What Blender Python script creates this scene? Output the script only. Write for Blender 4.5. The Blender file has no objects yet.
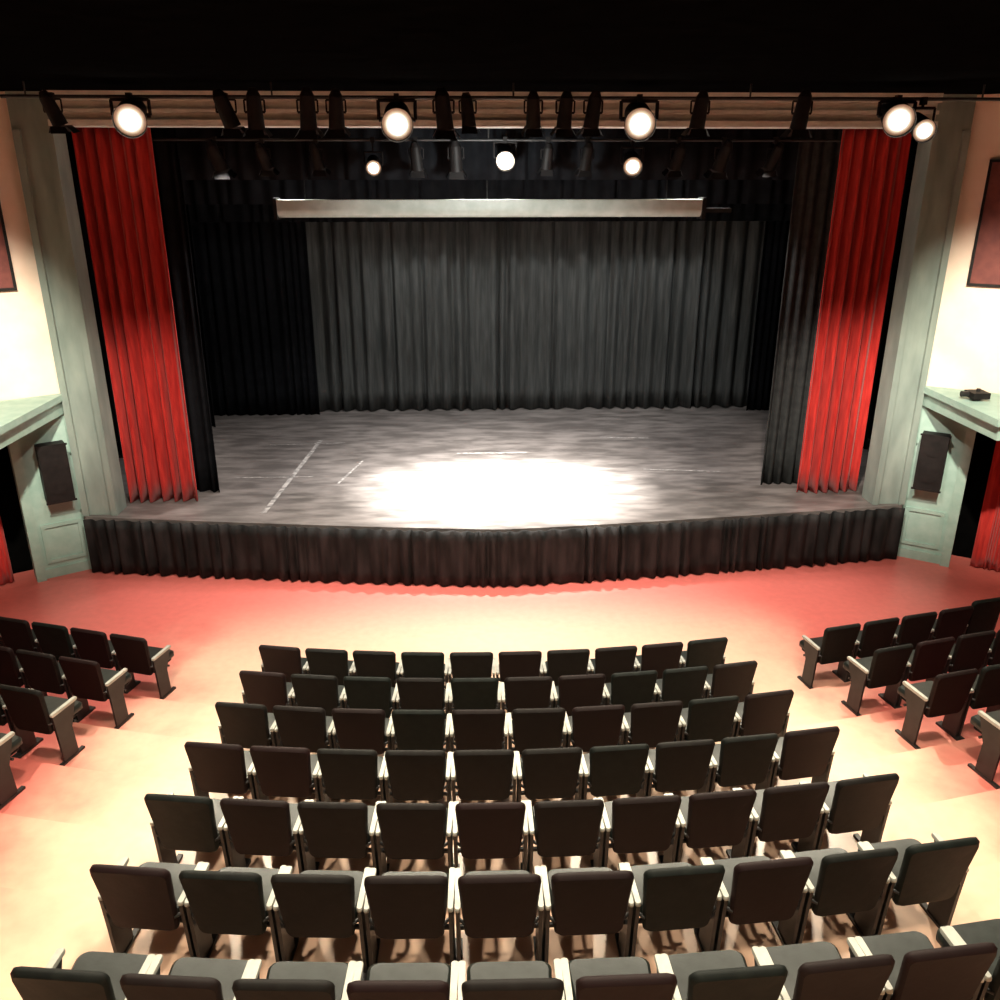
import bpy, bmesh, math, random
from mathutils import Vector, Matrix
random.seed(7)
sc = bpy.context.scene
COL = sc.collection
try:
    sc.view_settings.view_transform = 'Standard'
    sc.view_settings.look = 'None'
except Exception: pass

# ---------------------------------------------------------------- materials
def mat(name, c1, c2=None, rough=0.6, metal=0.0, scale=8.0, bump=0.0, stretch=(1,1,1),
        detail=4, emit=None, estr=0.0, spec=0.5, sheen=0.0, rand=None, lo=.35, hi=.68):
    m = bpy.data.materials.new(name); m.use_nodes = True
    nt = m.node_tree; N = nt.nodes; L = nt.links
    b = N['Principled BSDF']
    b.inputs['Roughness'].default_value = rough
    b.inputs['Metallic'].default_value = metal
    b.inputs['Specular IOR Level'].default_value = spec
    if sheen: b.inputs['Sheen Weight'].default_value = sheen
    tc = N.new('ShaderNodeTexCoord'); mp = N.new('ShaderNodeMapping')
    mp.inputs['Scale'].default_value = stretch
    L.new(tc.outputs['Object'], mp.inputs['Vector'])
    no = N.new('ShaderNodeTexNoise'); no.inputs['Scale'].default_value = scale
    no.inputs['Detail'].default_value = detail
    L.new(mp.outputs['Vector'], no.inputs['Vector'])
    cr = N.new('ShaderNodeValToRGB')
    cr.color_ramp.elements[0].position = lo; cr.color_ramp.elements[1].position = hi
    cr.color_ramp.elements[0].color = (*c1, 1)
    cr.color_ramp.elements[1].color = (*(c2 or [min(1, x*1.25) for x in c1]), 1)
    L.new(no.outputs['Fac'], cr.inputs['Fac'])
    out = cr.outputs['Color']
    if rand:
        oi = N.new('ShaderNodeObjectInfo'); mx = N.new('ShaderNodeMix'); mx.data_type = 'RGBA'
        L.new(oi.outputs['Random'], mx.inputs['Factor'])
        L.new(out, mx.inputs['A']); mx.inputs['B'].default_value = (*rand, 1)
        out = mx.outputs['Result']
    L.new(out, b.inputs['Base Color'])
    if bump:
        bp = N.new('ShaderNodeBump'); bp.inputs['Strength'].default_value = bump
        bp.inputs['Distance'].default_value = 0.02
        L.new(no.outputs['Fac'], bp.inputs['Height']); L.new(bp.outputs['Normal'], b.inputs['Normal'])
    if emit:
        b.inputs['Emission Color'].default_value = (*emit, 1)
        b.inputs['Emission Strength'].default_value = estr
    return m

M_cream = mat('cream_plaster', (.82,.66,.53), (.88,.73,.61), .8, scale=3, bump=.1)
M_green = mat('sage_paint', (.26,.40,.35), (.33,.47,.42), .6, scale=5, bump=.08)
M_pil   = mat('grey_green_pilaster', (.17,.22,.20), (.25,.31,.28), .6, scale=4, bump=.08, stretch=(1,1,.3))
M_head  = mat('header_paint', (.52,.53,.48), (.66,.66,.60), .6, scale=5)
M_black = mat('black_paint', (.0018,.0018,.0018), (.003,.003,.003), 1, scale=4, spec=0)
M_red   = mat('red_velvet', (.33,.014,.012), (.52,.032,.024), .8, scale=6, stretch=(3,3,.4), sheen=.25, spec=.15)
M_blkc  = mat('black_drape', (.006,.0065,.008), (.010,.011,.013), .95, scale=6, spec=.05)
M_gryc  = mat('charcoal_drape', (.050,.054,.053), (.088,.093,.091), .85, scale=5, stretch=(3,3,.3), spec=.2)
M_skirt = mat('skirt_cloth', (.005,.0065,.0065), (.024,.023,.023), .7, scale=3, stretch=(2,2,.6), spec=.2)
M_metal = mat('dark_steel', (.03,.03,.03), (.05,.05,.05), .5, .6, scale=10)
M_leg   = mat('black_steel', (.012,.012,.012), (.02,.02,.02), .45, .2, scale=10)
M_arm   = mat('armrest_pad', (.34,.35,.31), (.44,.45,.40), .45, scale=12)
M_fix   = mat('fixture_black', (.006,.0055,.0055), (.012,.010,.010), .6, scale=10, spec=.2)
M_glow=[mat('lens_glow_%d'%i,(.6,.5,.4),None,.3,emit=c,estr=s) for i,(c,s) in enumerate([
    ((1,.93,.80),45),((1,.92,.76),1.9),((1,.87,.68),.95),((1,.82,.60),.55),((1,.76,.54),.32),((1,.70,.46),.18),((1,.64,.40),.09)])]  # bright lens core, then fading rings that paint its soft glow
M_lensd = mat('lens_glass', (.03,.03,.035), None, .2)
M_chair = mat('chair_vinyl', (.0035,.0065,.0055), (.007,.011,.009), .6, scale=14, bump=.1, rand=(.012,.0045,.0045), spec=.14)
M_seat  = mat('seat_vinyl', (.008,.012,.010), (.014,.019,.017), .42, scale=14, bump=.1, spec=.35)
M_screen= mat('screen_case', (.36,.41,.37), (.46,.51,.47), .5, scale=5)
M_tape  = mat('worn_white_tape', (.16,.15,.145), (.48,.46,.44), .6, scale=9)
M_maroon= mat('maroon_panel', (.13,.03,.025), (.18,.045,.035), .7, scale=8)
M_stage = mat('stage_boards', (.10,.09,.085), (.21,.19,.18), .36, scale=2.6, stretch=(.7,2.2,1), detail=15, bump=.05, lo=.38, hi=.66)

def floor_mat():
    m = bpy.data.materials.new('house_floor_vinyl'); m.use_nodes = True
    nt = m.node_tree; N = nt.nodes; L = nt.links; b = N['Principled BSDF']
    b.inputs['Roughness'].default_value = .33
    tc = N.new('ShaderNodeTexCoord'); sx = N.new('ShaderNodeSeparateXYZ')
    L.new(tc.outputs['Object'], sx.inputs[0])
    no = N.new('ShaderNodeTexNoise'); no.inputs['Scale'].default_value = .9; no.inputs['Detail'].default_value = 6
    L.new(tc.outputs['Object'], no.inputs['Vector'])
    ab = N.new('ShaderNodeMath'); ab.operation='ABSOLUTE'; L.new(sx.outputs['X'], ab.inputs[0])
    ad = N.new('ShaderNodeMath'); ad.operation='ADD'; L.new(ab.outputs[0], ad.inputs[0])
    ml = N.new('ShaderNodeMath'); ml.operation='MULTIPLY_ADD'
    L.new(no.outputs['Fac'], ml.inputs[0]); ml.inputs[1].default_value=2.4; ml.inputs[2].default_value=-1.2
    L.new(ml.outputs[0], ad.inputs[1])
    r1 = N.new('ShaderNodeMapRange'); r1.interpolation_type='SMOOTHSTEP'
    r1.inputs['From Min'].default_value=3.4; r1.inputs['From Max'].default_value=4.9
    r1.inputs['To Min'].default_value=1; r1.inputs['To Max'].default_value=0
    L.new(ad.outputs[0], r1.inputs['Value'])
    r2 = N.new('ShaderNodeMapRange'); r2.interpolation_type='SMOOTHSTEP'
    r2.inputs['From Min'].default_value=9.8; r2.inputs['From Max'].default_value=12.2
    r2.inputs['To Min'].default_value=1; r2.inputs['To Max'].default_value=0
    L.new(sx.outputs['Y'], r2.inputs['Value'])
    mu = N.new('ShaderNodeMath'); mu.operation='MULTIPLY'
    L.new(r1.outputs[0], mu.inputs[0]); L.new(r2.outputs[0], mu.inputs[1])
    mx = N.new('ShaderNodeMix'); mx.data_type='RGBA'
    mx.inputs['A'].default_value=(.62,.15,.125,1); mx.inputs['B'].default_value=(.76,.51,.365,1)  # B: pale pool of house light painted into the red floor's colour
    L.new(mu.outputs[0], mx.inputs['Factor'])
    n2 = N.new('ShaderNodeTexNoise'); n2.inputs['Scale'].default_value = 9; n2.inputs['Detail'].default_value = 8
    L.new(tc.outputs['Object'], n2.inputs['Vector'])
    hs = N.new('ShaderNodeHueSaturation')
    rr = N.new('ShaderNodeMapRange'); rr.inputs['To Min'].default_value=.85; rr.inputs['To Max'].default_value=1.12
    L.new(n2.outputs['Fac'], rr.inputs['Value']); L.new(rr.outputs[0], hs.inputs['Value'])
    L.new(mx.outputs['Result'], hs.inputs['Color']); L.new(hs.outputs[0], b.inputs['Base Color'])
    return m
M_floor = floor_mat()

# ---------------------------------------------------------------- mesh builder
class MB:
    def __init__(s): s.v=[]; s.f=[]; s.mi=[]; s.mats=[]; s.sm=[]
    def m(s, mt):
        if mt not in s.mats: s.mats.append(mt)
        return s.mats.index(mt)
    def add(s, vs, fs, mt, smooth=False):
        o=len(s.v); k=s.m(mt)
        s.v += [Vector(p) for p in vs]
        for f in fs: s.f.append([i+o for i in f]); s.mi.append(k); s.sm.append(smooth)
    def box(s, x0,x1,y0,y1,z0,z1, mt, fn=None):
        vs=[(x,y,z) for z in (z0,z1) for y in (y0,y1) for x in (x0,x1)]
        if fn: vs=[fn(*p) for p in vs]
        s.add(vs,[(0,2,3,1),(4,5,7,6),(0,1,5,4),(2,6,7,3),(0,4,6,2),(1,3,7,5)],mt)
    def tube(s, a,b, r, mt, r2=None, n=10, cap=True):
        a=Vector(a); b=Vector(b); d=(b-a).normalized(); r2=r if r2 is None else r2
        u=d.orthogonal().normalized(); w=d.cross(u)
        vs=[]
        for p,rr in((a,r),(b,r2)):
            for i in range(n):
                t=2*math.pi*i/n; vs.append(p+u*math.cos(t)*rr+w*math.sin(t)*rr)
        s.add(vs,[(i,(i+1)%n,n+(i+1)%n,n+i) for i in range(n)],mt,True)
        if cap:
            s.add(vs[:n],[tuple(range(n))[::-1]],mt); s.add(vs[n:],[tuple(range(n))],mt)
    def slab(s, wt, wb, h, t, r, mt, fn, bev=.012):
        pts=[]
        corners=[(-wb/2,0,180,270),(wb/2,0,270,360),(wt/2,h,0,90),(-wt/2,h,90,180)]
        for cx,cz,a0,a1 in corners:
            ox=cx+(r if cx<0 else -r); oz=cz+(r if cz<h/2 else -r)
            for k in range(5):
                a=math.radians(a0+(a1-a0)*k/4); pts.append((ox+r*math.cos(a),oz+r*math.sin(a)))
        n=len(pts); vs=[]
        cz=h/2
        for y,ins in((-t/2,bev),(-t/2+bev,0),(t/2-bev,0),(t/2,bev)):
            for x,z in pts:
                k=1-ins/(max(wt,h)/2); vs.append(fn(x*k,y,cz+(z-cz)*k))
        fs=[]
        for q in range(3):
            for i in range(n): fs.append((q*n+i,q*n+(i+1)%n,(q+1)*n+(i+1)%n,(q+1)*n+i))
        s.add(vs,fs,mt,True)
        c0=fn(0,-t/2,cz); c1=fn(0,t/2,cz)
        s.add(vs[:n]+[c0],[(i,n,(i+1)%n) for i in range(n)],mt,True)
        s.add(vs[3*n:]+[c1],[(i,(i+1)%n,n) for i in range(n)],mt,True)
    def mesh(s,name):
        me=bpy.data.meshes.new(name); me.from_pydata(s.v,[],s.f)
        for mt in s.mats: me.materials.append(mt)
        for p,k,sm in zip(me.polygons,s.mi,s.sm): p.material_index=k; p.use_smooth=sm
        bm=bmesh.new(); bm.from_mesh(me)
        bmesh.ops.recalc_face_normals(bm,faces=bm.faces); bm.to_mesh(me); bm.free()
        return me
    def obj(s,name,loc=(0,0,0),origin=None):
        if origin is not None:
            o=Vector(origin); s.v=[p-o for p in s.v]; loc=o
        ob=bpy.data.objects.new(name,s.mesh(name)); ob.location=loc; COL.objects.link(ob); return ob

def pleat(name, path, z0, z1, amp, n, mt, rows=10, hem=None, sd=1, top=.6, thick=.012):
    rnd=random.Random(sd)
    P=[Vector((p[0],p[1],0)) for p in path]
    L=[0]
    for a,b in zip(P,P[1:]): L.append(L[-1]+(b-a).length)
    def at(t):
        d=t*L[-1]
        for i in range(len(P)-1):
            if d<=L[i+1]+1e-9:
                k=(d-L[i])/(L[i+1]-L[i]); dr=(P[i+1]-P[i]).normalized()
                return P[i].lerp(P[i+1],k), Vector((dr.y,-dr.x,0))
        dr=(P[-1]-P[-2]).normalized(); return P[-1],Vector((dr.y,-dr.x,0))
    ws=[rnd.uniform(.5,1.5) for _ in range(n)]; tot=sum(ws); am=[rnd.uniform(.5,1.25) for _ in range(n)]
    cols=[]; acc=0
    for i,w in enumerate(ws):
        for k in range(8):
            ph=k/8; cols.append(((acc+w*ph)/tot, am[i]*math.cos(2*math.pi*ph), i))
        acc+=w
    cols.append((1,am[-1],n-1))
    vs=[];fs=[]; C=len(cols)
    drift=[rnd.uniform(-1,1) for _ in range(n)]
    for r in range(rows+1):
        q=r/rows; z=z1+(z0-z1)*q
        for t,o,i in cols:
            p,nn=at(t)
            a=amp*(top+(1-top)*q)*(o+.25*drift[i]*math.sin(3*q+i))
            v=p+nn*a; vs.append((v.x,v.y,z))
    for r in range(rows):
        for c in range(C-1):
            fs.append((r*C+c,r*C+c+1,(r+1)*C+c+1,(r+1)*C+c))
    mb=MB(); mb.add(vs,fs,mt,True)
    c=(P[0]+P[-1])/2
    ob=mb.obj(name,origin=(c.x,c.y,z0))
    md=ob.modifiers.new('cloth_thickness','SOLIDIFY'); md.thickness=thick
    return ob

# ---------------------------------------------------------------- room shell
ARC=24.0; SP=.942; RISE=.25; HW=9.4
RO=.30     # the right half of the proscenium is this much wider
def O(sd): return RO if sd>0 else 0
def Rrow(i): return 15.13+SP*i
NT=9
def yfront(i,x): R=Rrow(i)-.52; return ARC-math.sqrt(R*R-x*x)
mb=MB()
K=36
xs=[-9.0+(9.0+HW)*k/K for k in range(K+1)]
def strip(ya,yb,z):
    vs=[];
    for x in xs: vs.append((x,ya(x),z)); vs.append((x,yb(x),z))
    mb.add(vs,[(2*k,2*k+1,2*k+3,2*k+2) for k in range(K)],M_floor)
def riser(y,za,zb):
    vs=[]
    for x in xs: vs.append((x,y(x),za)); vs.append((x,y(x),zb))
    mb.add(vs,[(2*k,2*k+1,2*k+3,2*k+2) for k in range(K)],M_floor)
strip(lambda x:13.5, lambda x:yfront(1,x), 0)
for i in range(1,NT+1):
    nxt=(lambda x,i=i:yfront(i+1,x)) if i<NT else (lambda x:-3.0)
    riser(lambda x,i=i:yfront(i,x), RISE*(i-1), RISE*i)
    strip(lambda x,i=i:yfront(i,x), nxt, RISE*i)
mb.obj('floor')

mb=MB(); mb.box(-9.2,9.6,-3.2,13.6,7.2,7.35,M_black); mb.obj('ceiling')
mb=MB(); mb.box(-9.2,9.6,-3.2,-3.0,0,7.2,M_cream); mb.obj('wall_back')
for sd,nm in((-1,'left'),(1,'right')):
    a=9+O(sd)
    mb=MB(); mb.box(min(sd*a,sd*(a+.2)),max(sd*a,sd*(a+.2)),-3.0,11.75,0,7.2,M_cream); mb.obj('wall_'+nm)

def SPL(sd):
    return lambda s,t,z: Vector((sd*(6.62+O(sd)+.84*s+.54*t), 13.33-.54*s+.84*t, z))
for sd,nm in((-1,'left'),(1,'right')):
    D0,D1=(.88,2.2)
    fn=SPL(sd); o=O(sd)
    mb=MB()
    mb.box(0,D0,0,.2,0,2.85,M_green,fn); mb.box(D1,2.84,0,.2,0,2.85,M_green,fn)
    mb.box(D0,D1,0,.2,2.35,2.85,M_green,fn)
    mb.box(0,2.84,0,.2,2.85,7.2,M_cream,fn)
    mb.obj('wall_'+nm+'_splay')
    mb=MB(); mb.box(.02,D0-.12,-.03,0,0,.16,M_green,fn); mb.obj('baseboard_'+nm)
    mb=MB()
    mb.box(D0-.14,D0,-.09,.0,0,2.5,M_green,fn); mb.box(D1,D1+.14,-.07,.0,0,2.5,M_green,fn)
    mb.box(D0,D1,-.07,.0,2.35,2.5,M_green,fn)
    mb.box(D0-.16,D1+.18,-.1,.0,2.5,2.58,M_green,fn)
    mb.obj('trim_'+nm+'_door')
    mb=MB()
    mb.box(D0-.02,D1+.02,.50,.54,0,2.45,M_black,fn); mb.box(D0-.06,D0-.02,.2,.54,0,2.45,M_black,fn)
    mb.box(D1+.02,D1+.06,.2,.54,0,2.45,M_black,fn); mb.box(D0-.06,D1+.06,.2,.54,2.45,2.5,M_black,fn)
    mb.obj('doorway_void_1' if sd<0 else 'doorway_void_2')  # black box behind the opening, its colour standing in for the unlit interior
    a=fn(D0+.30,.12,0); b=fn(D1-.02,.12,0)
    pth=[(a.x,a.y),(b.x,b.y)]
    if sd>0: pth=pth[::-1]
    pleat('doorway_curtain',pth,.02,2.34,.035,8,M_red,sd=3)
    mb=MB(); p1=D0-.2
    mb.box(.08,p1,-.03,0,.25,.31,M_green,fn); mb.box(.08,p1,-.03,0,.85,.91,M_green,fn)
    mb.box(.08,.14,-.03,0,.31,.85,M_green,fn); mb.box(p1-.06,p1,-.03,0,.31,.85,M_green,fn)
    mb.obj('trim_'+nm+'_panel')
    mb=MB()
    def prism(pl,z0,z1,mt):
        n=len(pl); vs=[(sd*(x+o),y,z0) for x,y in pl]+[(sd*(x+o),y,z1) for x,y in pl]
        mb.add(vs,[tuple(range(n)),tuple(range(n,2*n))]+[(i,(i+1)%n,n+(i+1)%n,n+i) for i in range(n)],mt)
    prism([(6.64,13.28),(6.70,11.3),(8.98,11.3),(8.98,11.76)],2.66,2.88,M_green)
    prism([(6.58,13.30),(6.62,11.22),(8.98,11.22),(8.98,11.76)],2.88,2.98,M_green)
    mb.obj('trim_'+nm+'_canopy')
    mb=MB(); mb.box(.40,1.35,-.05,0,4.6,6.3,M_maroon,fn)
    for q in((.36,.40,4.56,6.34),(1.35,1.39,4.56,6.34)): mb.box(q[0],q[1],-.07,0,q[2],q[3],M_fix,fn)
    mb.box(.40,1.35,-.07,0,4.56,4.6,M_fix,fn); mb.box(.40,1.35,-.07,0,6.3,6.34,M_fix,fn)
    mb.obj('acoustic_wall_panel')
    mb=MB(); mb.box(.14,.54,-.32,-.04,1.35,2.25,M_fix,fn)
    mb.box(.29,.39,-.04,0,1.7,1.9,M_metal,fn)
    for zc,r in((1.62,.15),(2.02,.11)):
        mb.tube(fn(.34,-.335,zc),fn(.34,-.31,zc),r,M_fix,r*.8,20)
    mb.box(.12,.56,-.325,-.31,1.33,1.36,M_fix,fn); mb.box(.12,.56,-.325,-.31,2.24,2.27,M_fix,fn)
    mb.obj('wall_loudspeaker')
    mb=MB()
    x0,x1=sorted((sd*(6.05+o),sd*(6.62+o))); mb.box(x0,x1,13.24,13.6,.975,7.2,M_pil)
    for xx in(6.05,6.5):
        x0,x1=sorted((sd*(xx+o),sd*(xx+.1+o))); mb.box(x0,x1,13.19,13.24,.975,6.72,M_pil)
    mb.obj('trim_'+nm+'_pilaster')
    x0,x1=sorted((sd*(6.66+o),sd*(9.2+o))); mb=MB(); mb.box(x0,x1,13.62,13.7,0,7.2,M_black); mb.obj('wall_'+nm+'_proscenium')

mb=MB()
mb.box(7.10,7.36,12.2,12.46,3.02,3.11,M_fix); mb.box(7.18,7.28,12.3,12.4,2.98,3.02,M_metal)
mb.tube((7.10,12.35,3.07),(7.0,12.35,3.07),.04,M_metal,.045,16)
mb.tube((7.25,12.35,3.11),(7.25,12.35,3.15),.03,M_metal)
mb.obj('video_projector')

XR=6.05+RO
mb=MB()
mb.box(-6.05,XR,13.2,13.6,6.76,7.2,M_head)
mb.box(-6.05,XR,13.1,13.2,6.76,6.84,M_head); mb.box(-6.05,XR,13.12,13.2,6.93,6.98,M_head)
mb.box(-6.05,XR,13.08,13.2,7.08,7.2,M_head)
mb.obj('trim_proscenium_header')

# ---------------------------------------------------------------- stage
SZ=.97; n=44
XL=-6.56; XRR=6.56+RO
def apron(x):
    u=(x-.12)/6.7
    return 12.42+.79*abs(u)**1.2
mb=MB()
ax=[XL+(XRR-XL)*k/n for k in range(n+1)]
vs=[(x,apron(x)-.03,SZ) for x in ax]+[(x,apron(x)-.03,SZ-.09) for x in ax]
back=[(x,13.72 if abs(x-.15)<6.45 else 13.6) for x in ax]
vs+= [(x,y,SZ) for x,y in back]+[(x,y,SZ-.09) for x,y in back]
q=n+1; fs=[]
for k in range(n):
    fs+=[(k,k+1,2*q+k+1,2*q+k),(q+k,3*q+k,3*q+k+1,q+k+1),(k,q+k,q+k+1,k+1)]
fs+=[(0,q,3*q,2*q),(n,2*q+n,3*q+n,q+n)]
mb.add(vs,fs,M_stage)
mb.box(-7.98,7.98,13.72,19.98,SZ-.09,SZ,M_stage)
mb.obj('stage_platform')
pleat('stage_skirt',[(x,apron(x)-.09) for x in ax],.02,SZ-.02,.05,64,M_skirt,rows=5,sd=9,top=.8,thick=.008)
mb=MB(); mb.box(-8.2,8.2,20.0,20.2,0,8.4,M_black); mb.obj('wall_stage_back')
for sd,nm in((-1,'left'),(1,'right')):
    x0,x1=sorted((sd*8.0,sd*8.2)); mb=MB(); mb.box(x0,x1,13.7,20.0,0,8.4,M_black); mb.obj('wall_stage_'+nm)
mb=MB(); mb.box(-8.2,8.2,13.6,20.2,8.4,8.5,M_black); mb.obj('ceiling_stage')
mb=MB(); mb.box(-8.2,8.2,13.62,13.7,7.2,8.4,M_black); mb.obj('wall_above_proscenium')

def pipe(name,x0,x1,y,z,zt,mt=M_metal,r=.03):
    mb=MB(); mb.tube((x0,y,z),(x1,y,z),r,mt)
    k=5
    for j in range(k):
        x=x0+.3+(x1-x0-.6)*j/(k-1); mb.tube((x,y,z),(x,y,zt),.012,mt,n=6)
    mb.obj(name,origin=((x0+x1)/2,y,z))
pipe('curtain_track',-6.2,6.5,13.9,6.98,8.4)
pleat('stage_curtain',[(-6.05,13.9),(-4.93,13.9)],SZ+.01,6.95,.12,6,M_red,sd=4,rows=16)
pleat('stage_curtain',[(5.30,13.9),(6.36,13.9)],SZ+.01,6.95,.12,6,M_red,sd=5,rows=16)
for y,z0,nn in((14.75,6.05,50),(16.6,5.62,55),(18.9,5.2,60)):
    pipe('curtain_batten',-7.6,7.6,y,7.62,8.4)
    pleat('border_curtain',[(-7.5,y),(7.5,y)],z0,7.58,.05,nn,M_blkc,rows=4,sd=int(z0*10))
for x0,x1,y,sdn in((-6.2,-4.68,14.3,1),(-7.4,-5.6,16.3,2),(-7.6,-5.85,18.4,3),(6.0,7.6,16.3,5),(6.5,7.7,18.4,6),(-7.6,-3.75,19.35,8),(6.1,7.6,19.35,9)):
    pleat('leg_curtain',[(x0,y),(x1,y)],SZ+.01,7.1,.06,9 if x1-x0<3 else 18,M_blkc,sd=sdn)
pleat('leg_curtain',[(4.80,14.3),(6.5,14.3)],SZ+.01,7.1,.06,8,mat('dark_grey_drape',(.02,.023,.024),(.035,.04,.04),.85,spec=.2),sd=4)
for y in(14.3,16.3,18.4,19.35): pipe('curtain_batten',-7.6,7.6,y,7.13,8.4)
pleat('backdrop_curtain',[(-7.6,19.65),(7.6,19.65)],SZ+.02,6.3,.12,46,M_gryc,sd=12,rows=12)
pipe('curtain_batten',-7.6,7.6,19.65,6.33,8.4)

mb=MB()
mb.tube((-3.45,15.2,5.60),(3.58,15.2,5.60),.14,M_screen,n=20)
mb.box(-3.45,3.58,15.06,15.34,5.60,5.74,M_screen)
mb.box(-3.50,-3.45,15.03,15.37,5.43,5.77,M_fix); mb.box(3.58,3.64,15.03,15.37,5.43,5.77,M_fix)
mb.box(3.64,4.1,15.12,15.28,5.53,5.60,M_fix)
for x in(-3,0,3): mb.tube((x,15.2,5.74),(x,15.2,8.4),.01,M_fix,n=6)
mb.obj('projection_screen_case',origin=(0,15.2,5.6))

def tape(a,b,w=.06):
    a=Vector((*a,0)); b=Vector((*b,0)); d=(b-a).normalized(); nn=Vector((-d.y,d.x,0))*w/2
    mb=MB(); p=[a+nn,a-nn,b-nn,b+nn]
    mb.add([(v.x,v.y,SZ+.001) for v in p]+[(v.x,v.y,SZ+.004) for v in p],[(0,1,2,3),(4,5,6,7),(0,1,5,4),(1,2,6,5),(2,3,7,6),(3,0,4,7)],M_tape)
    c=(a+b)/2; mb.obj('floor_tape_mark',origin=(c.x,c.y,SZ))
tape((-3.72,13.2),(-3.42,17.3),.08); tape((-.6,16.3),(.8,16.3),.07); tape((-2.7,14.6),(-2.4,15.9),.04)
tape((-4.6,15.0),(-3.2,15.0),.03); tape((2.9,15.2),(4.3,15.0),.03); tape((2.4,17.3),(3.4,17.2),.04)
tape((-4.4,17.0),(-2.9,17.1),.03)

# ---------------------------------------------------------------- theatre seats
def chair_mesh():
    mb=MB()
    lean=math.radians(9)
    def back(x,y,z):
        yy=y-(x*x)*-.28
        return Vector((x, yy*math.cos(lean)-z*math.sin(lean), .36+z*math.cos(lean)+yy*math.sin(lean)))
    mb.slab(.51,.44,.57,.06,.05,M_chair,back,.018)
    def seat(x,y,z):
        return Vector((x,.03+z,.42+y+.02*math.sin(z*6)))
    mb.slab(.48,.44,.42,.09,.06,M_seat,seat,.02)
    def pan(x,y,z): return Vector((x,.05+z,.365+y))
    mb.slab(.42,.40,.37,.02,.05,M_fix,pan,.005)
    mb.tube((-.262,.08,.36),(.262,.08,.36),.018,M_leg); mb.tube((-.262,.26,.355),(.262,.26,.355),.014,M_leg)
    for sd in(-1,1):
        x=sd*.262
        a,b=x-.012,x+.012
        vs=[(xx,y,z) for xx in(a,b) for y,z in((.02,.025),(.22,.025),(.20,.34),(.30,.585),(-.02,.585),(.0,.34))]
        mb.add(vs,[tuple(range(6)),tuple(range(6,12))]+[(i,(i+1)%6,6+(i+1)%6,6+i) for i in range(6)],M_leg)
        mb.box(x-.02,x+.02,-.08,.30,0,.025,M_leg)
        def arm(xx,y,z,x=x): return Vector((x+xx,-.03+z,.602+y))
        mb.slab(.042,.036,.36,.032,.016,M_arm,arm,.008)
        mb.tube((x,.02,.50),(sd*.215,-.03,.50),.012,M_leg)
    return mb.mesh('theatre_seat')
CH=chair_mesh()
rc=random.Random(3)
def putxy(x,y,z,th):
    ob=bpy.data.objects.new('theatre_seat',CH); COL.objects.link(ob)
    ob.location=(x,y,z); ob.rotation_euler=(0,0,th+math.radians(rc.uniform(-.6,.6)))
def put(i,xarc):
    R=Rrow(i); th=xarc/R
    putxy(R*math.sin(th),ARC-R*math.cos(th),RISE*i,th)
W=.569
for i in range(0,7):
    for k in range(10): put(i,(k-4.5)*W-.08+.03*i)
SL=[4.50,4.66,4.80,4.93]; SR=[4.22,4.38,4.55,4.8]
for i in range(0,4):
    for k in range(5):
        for sd,S,sl in((-1,SL,.31),(1,SR,.24)):
            r0=Rrow(i); x0=S[i]; yb=ARC-math.sqrt(r0*r0-x0*x0)-.14
            a=math.atan(sl); x=x0+k*.569*math.cos(a); y=yb+k*.569*math.sin(a)
            rr=math.hypot(x,ARC-y)
            if rr>r0+.30: y+=rr-r0-.30
            putxy(sd*x,y,RISE*i,sd*a)

# ---------------------------------------------------------------- spotlights
def fixture(x,y,z,ztop,target,sc_=1.0,lit=False,kind=0):
    mb=MB(); p=Vector((x,y,z)); d=(Vector(target)-p).normalized()
    L=.34*min(sc_,1.5); r=.10*sc_
    a=p-d*L*.55; b=p+d*L*.45
    mb.tube(a,b,r*.85,M_fix,r,24); mb.tube(a-d*.08*sc_,a,r*.45,M_fix,r*.85,16)
    mb.tube(b,b+d*.03*sc_,r*1.0,M_fix,r*1.04,24,cap=False)
    if lit:
        for i,(k,mt) in enumerate(zip((.58,.66,.73,.80,.86,.92,.98),M_glow)):
            h=.022-.003*i
            mb.tube(b+d*.002,b+d*h,r*k,mt,n=28)
    else:
        mb.tube(b+d*.004,b+d*.012,r*.93,M_lensd,n=20)
        u=Vector((1,0,0)); w=d.cross(u).normalized()
        for s_ in(-1,1):
            e=b+d*.03*sc_+w*s_*r*1.05; f=e+d*.09*sc_+w*s_*.06*sc_
            mb.add([e-u*r,e+u*r,f+u*r*1.2,f-u*r*1.2],[(0,1,2,3)],M_fix)
            e=b+d*.03*sc_+u*s_*r*1.05; f=e+d*.09*sc_+u*s_*.06*sc_
            mb.add([e-w*r,e+w*r,f+w*r*1.2,f-w*r*1.2],[(0,1,2,3)],M_fix)
    rr=r*1.2; zb=min(z+rr*1.3,ztop-.03)
    for s_ in(-1,1):
        mb.tube((x+s_*rr,y,z),(x+s_*rr,y,zb),.012*sc_,M_fix,n=6)
        mb.tube((x+s_*r*.8,y,z),(x+s_*rr,y,z),.015*sc_,M_fix,n=6)
    mb.tube((x-rr,y,zb),(x+rr,y,zb),.012*sc_,M_fix,n=6)
    mb.tube((x,y,zb),(x,y,ztop),.014*sc_,M_fix,n=6)
    mb.box(x-.03,x+.03,y-.045,y+.045,ztop-.045,ztop+.045,M_fix)
    mb.obj('stage_spotlight',origin=p)
CAMP=Vector((-.37,0,6.17))
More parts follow.
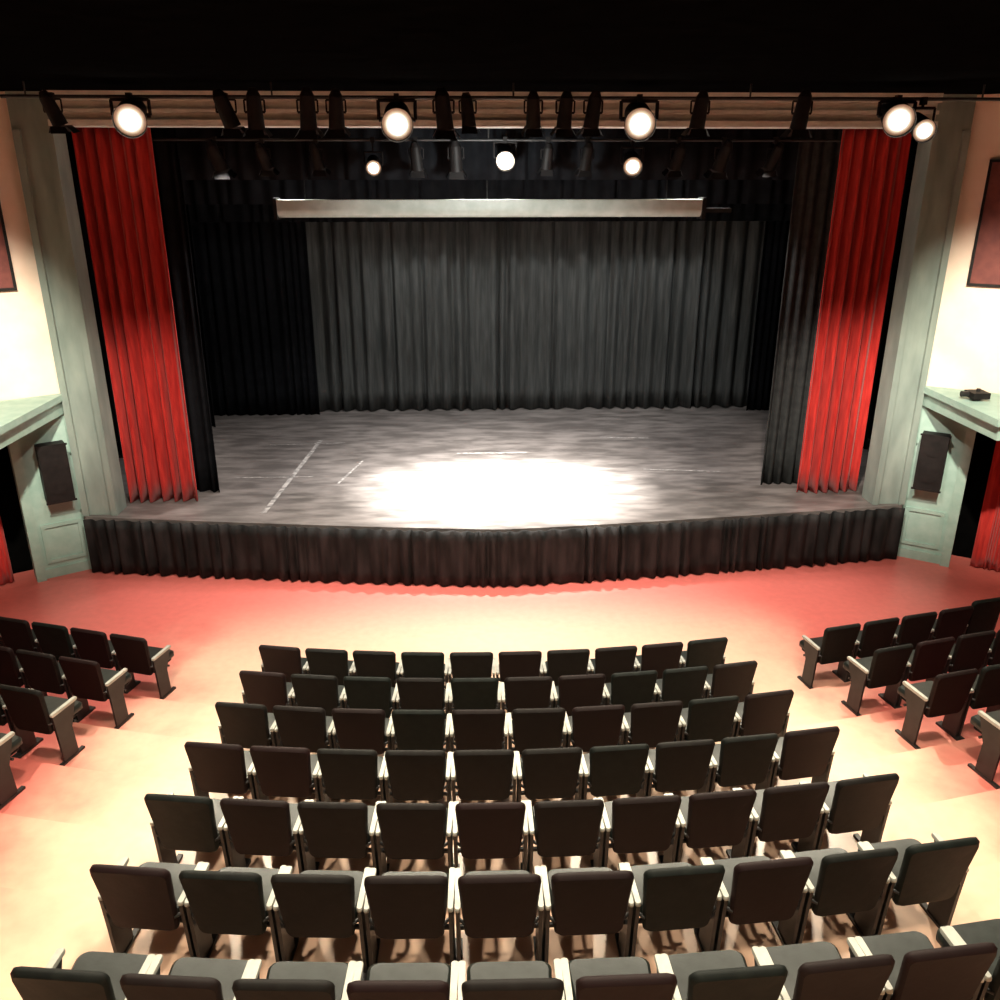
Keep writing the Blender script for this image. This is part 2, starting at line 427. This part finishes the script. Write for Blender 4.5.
def spot(name,loc,tgt,power,ang,color=(1,.9,.75),blend=.6,rad=.08):
    l=bpy.data.lights.new(name,'SPOT'); l.energy=power; l.spot_size=math.radians(ang); l.spot_blend=blend
    l.color=color; l.shadow_soft_size=rad
    o=bpy.data.objects.new(name,l); COL.objects.link(o); o.location=loc
    o.rotation_euler=(Vector(tgt)-Vector(loc)).to_track_quat('-Z','Y').to_euler()
    return o
pipe('lighting_pipe',-6.0,6.5,11.8,7.03,7.2,r=.022)
PY,PZ=11.8,6.79
for x,dz in((-4.46,.03),(-1.20,-.01),(1.83,0),(5.12,.05)):
    fixture(x,PY,PZ+dz,7.03,(x*.55,3,4.2),1.9,True)
fixture(5.40,PY-.1,PZ-.08,7.0,(4,3,4.2),1.35,True)
for x in(-3.3,-2.95,-2.3,-1.95,-.62,-.32,.5,.9,1.25,2.6,3.9,-5.4):
    fixture(x,PY,PZ+.07,7.03,(x*.7+rc.uniform(-1,1),13.0+rc.uniform(-.8,.4),1),rc.uniform(.85,1.15))
pipe('lighting_pipe',-5.8,5.8,14.15,6.62,8.4,r=.02)
for x,zz in((.25,6.38),(-1.75,6.27),(2.2,6.3)):
    fixture(x,14.15,zz,6.62,(x*.5,4,3.6),1.4 if x>-1 else 1.15,True)
for x in(-4.1,-3.4,-2.6,-1.1,-.5,.9,1.5,2.9,3.6,4.4):
    fixture(x,14.15,6.36,6.62,(x*.6,15.5,1),rc.uniform(.8,1.05))

warm=(1,.85,.65)
for x in(-.9,1.1): spot('stage_light',(x,14.0,6.15),(x*.75+.12,14.25,SZ),13000,46,(1,.97,.90),1,.05)
spot('stage_light',(.1,14.0,6.15),(.1,14.4,SZ),5800,84,(1,.95,.88),1,.05)
for x in(-3.5,0,3.5): spot('stage_wash',(x,15.6,6.7),(x*1.0,15.9,SZ),820,90,(1,.94,.9),.8,.1)
for x in(-4.0,4.2): spot('stage_wash',(x,13.9,6.3),(x*1.05,13.8,SZ),450,70,(1,.92,.86),1,.1)
for x in(-1.4,1.4,4): spot('upstage_wash',(x,17.4,6.9),(x*.9,19.5,1.6),390,68,(1,1,.97),.9,.2)
spot('screen_fill_light',(0,12.6,5.9),(0,15.2,5.6),260,110,(.97,1,.95),.5,.1)  # added fill, hung free without a fixture, to brighten the screen case
for x in(-3.2,0,3.2):
    spot('house_light',(x,5.6,7.1),(x*1.0,6.0,.5),850,120,warm,.6,.15)
    spot('house_light',(x,2.2,7.1),(x*1.0,2.6,1.2),450,120,warm,.6,.15)
for x in(-3.6,0,3.6):
    spot('front_light',(x,11.4,6.5),(x*.9,10.9,0),1550,76,(1,.90,.79),.9,.15)
for x in(-4.4,-1.2,1.9,5.0):
    spot('audience_light',(x,11.55,6.6),(x*.85,5.8,.9),2200,62,(1,.88,.68),.9,.12)
for sd in(-1,1):
    spot('curtain_light',(sd*2.6,7.6,6.9),(sd*5.8+.15,13.9,1.9),2500 if sd<0 else 4200,29,(1,.85,.72),1,.1)
    spot('wall_light',(sd*4.6,7.6,6.9),(sd*8.0,12.6,3.2),4600,42,(1,.9,.72),.9,.1)

w=bpy.data.worlds.new('World'); sc.world=w; w.use_nodes=True
w.node_tree.nodes['Background'].inputs[0].default_value=(.5,.45,.42,1)
w.node_tree.nodes['Background'].inputs[1].default_value=.03

cam=bpy.data.cameras.new('Camera'); co=bpy.data.objects.new('Camera',cam); COL.objects.link(co)
co.location=CAMP; co.rotation_euler=(math.radians(90-20.8),0,math.radians(-2.2))
cam.sensor_width=36; cam.lens=31.1; cam.clip_end=200
sc.camera=co
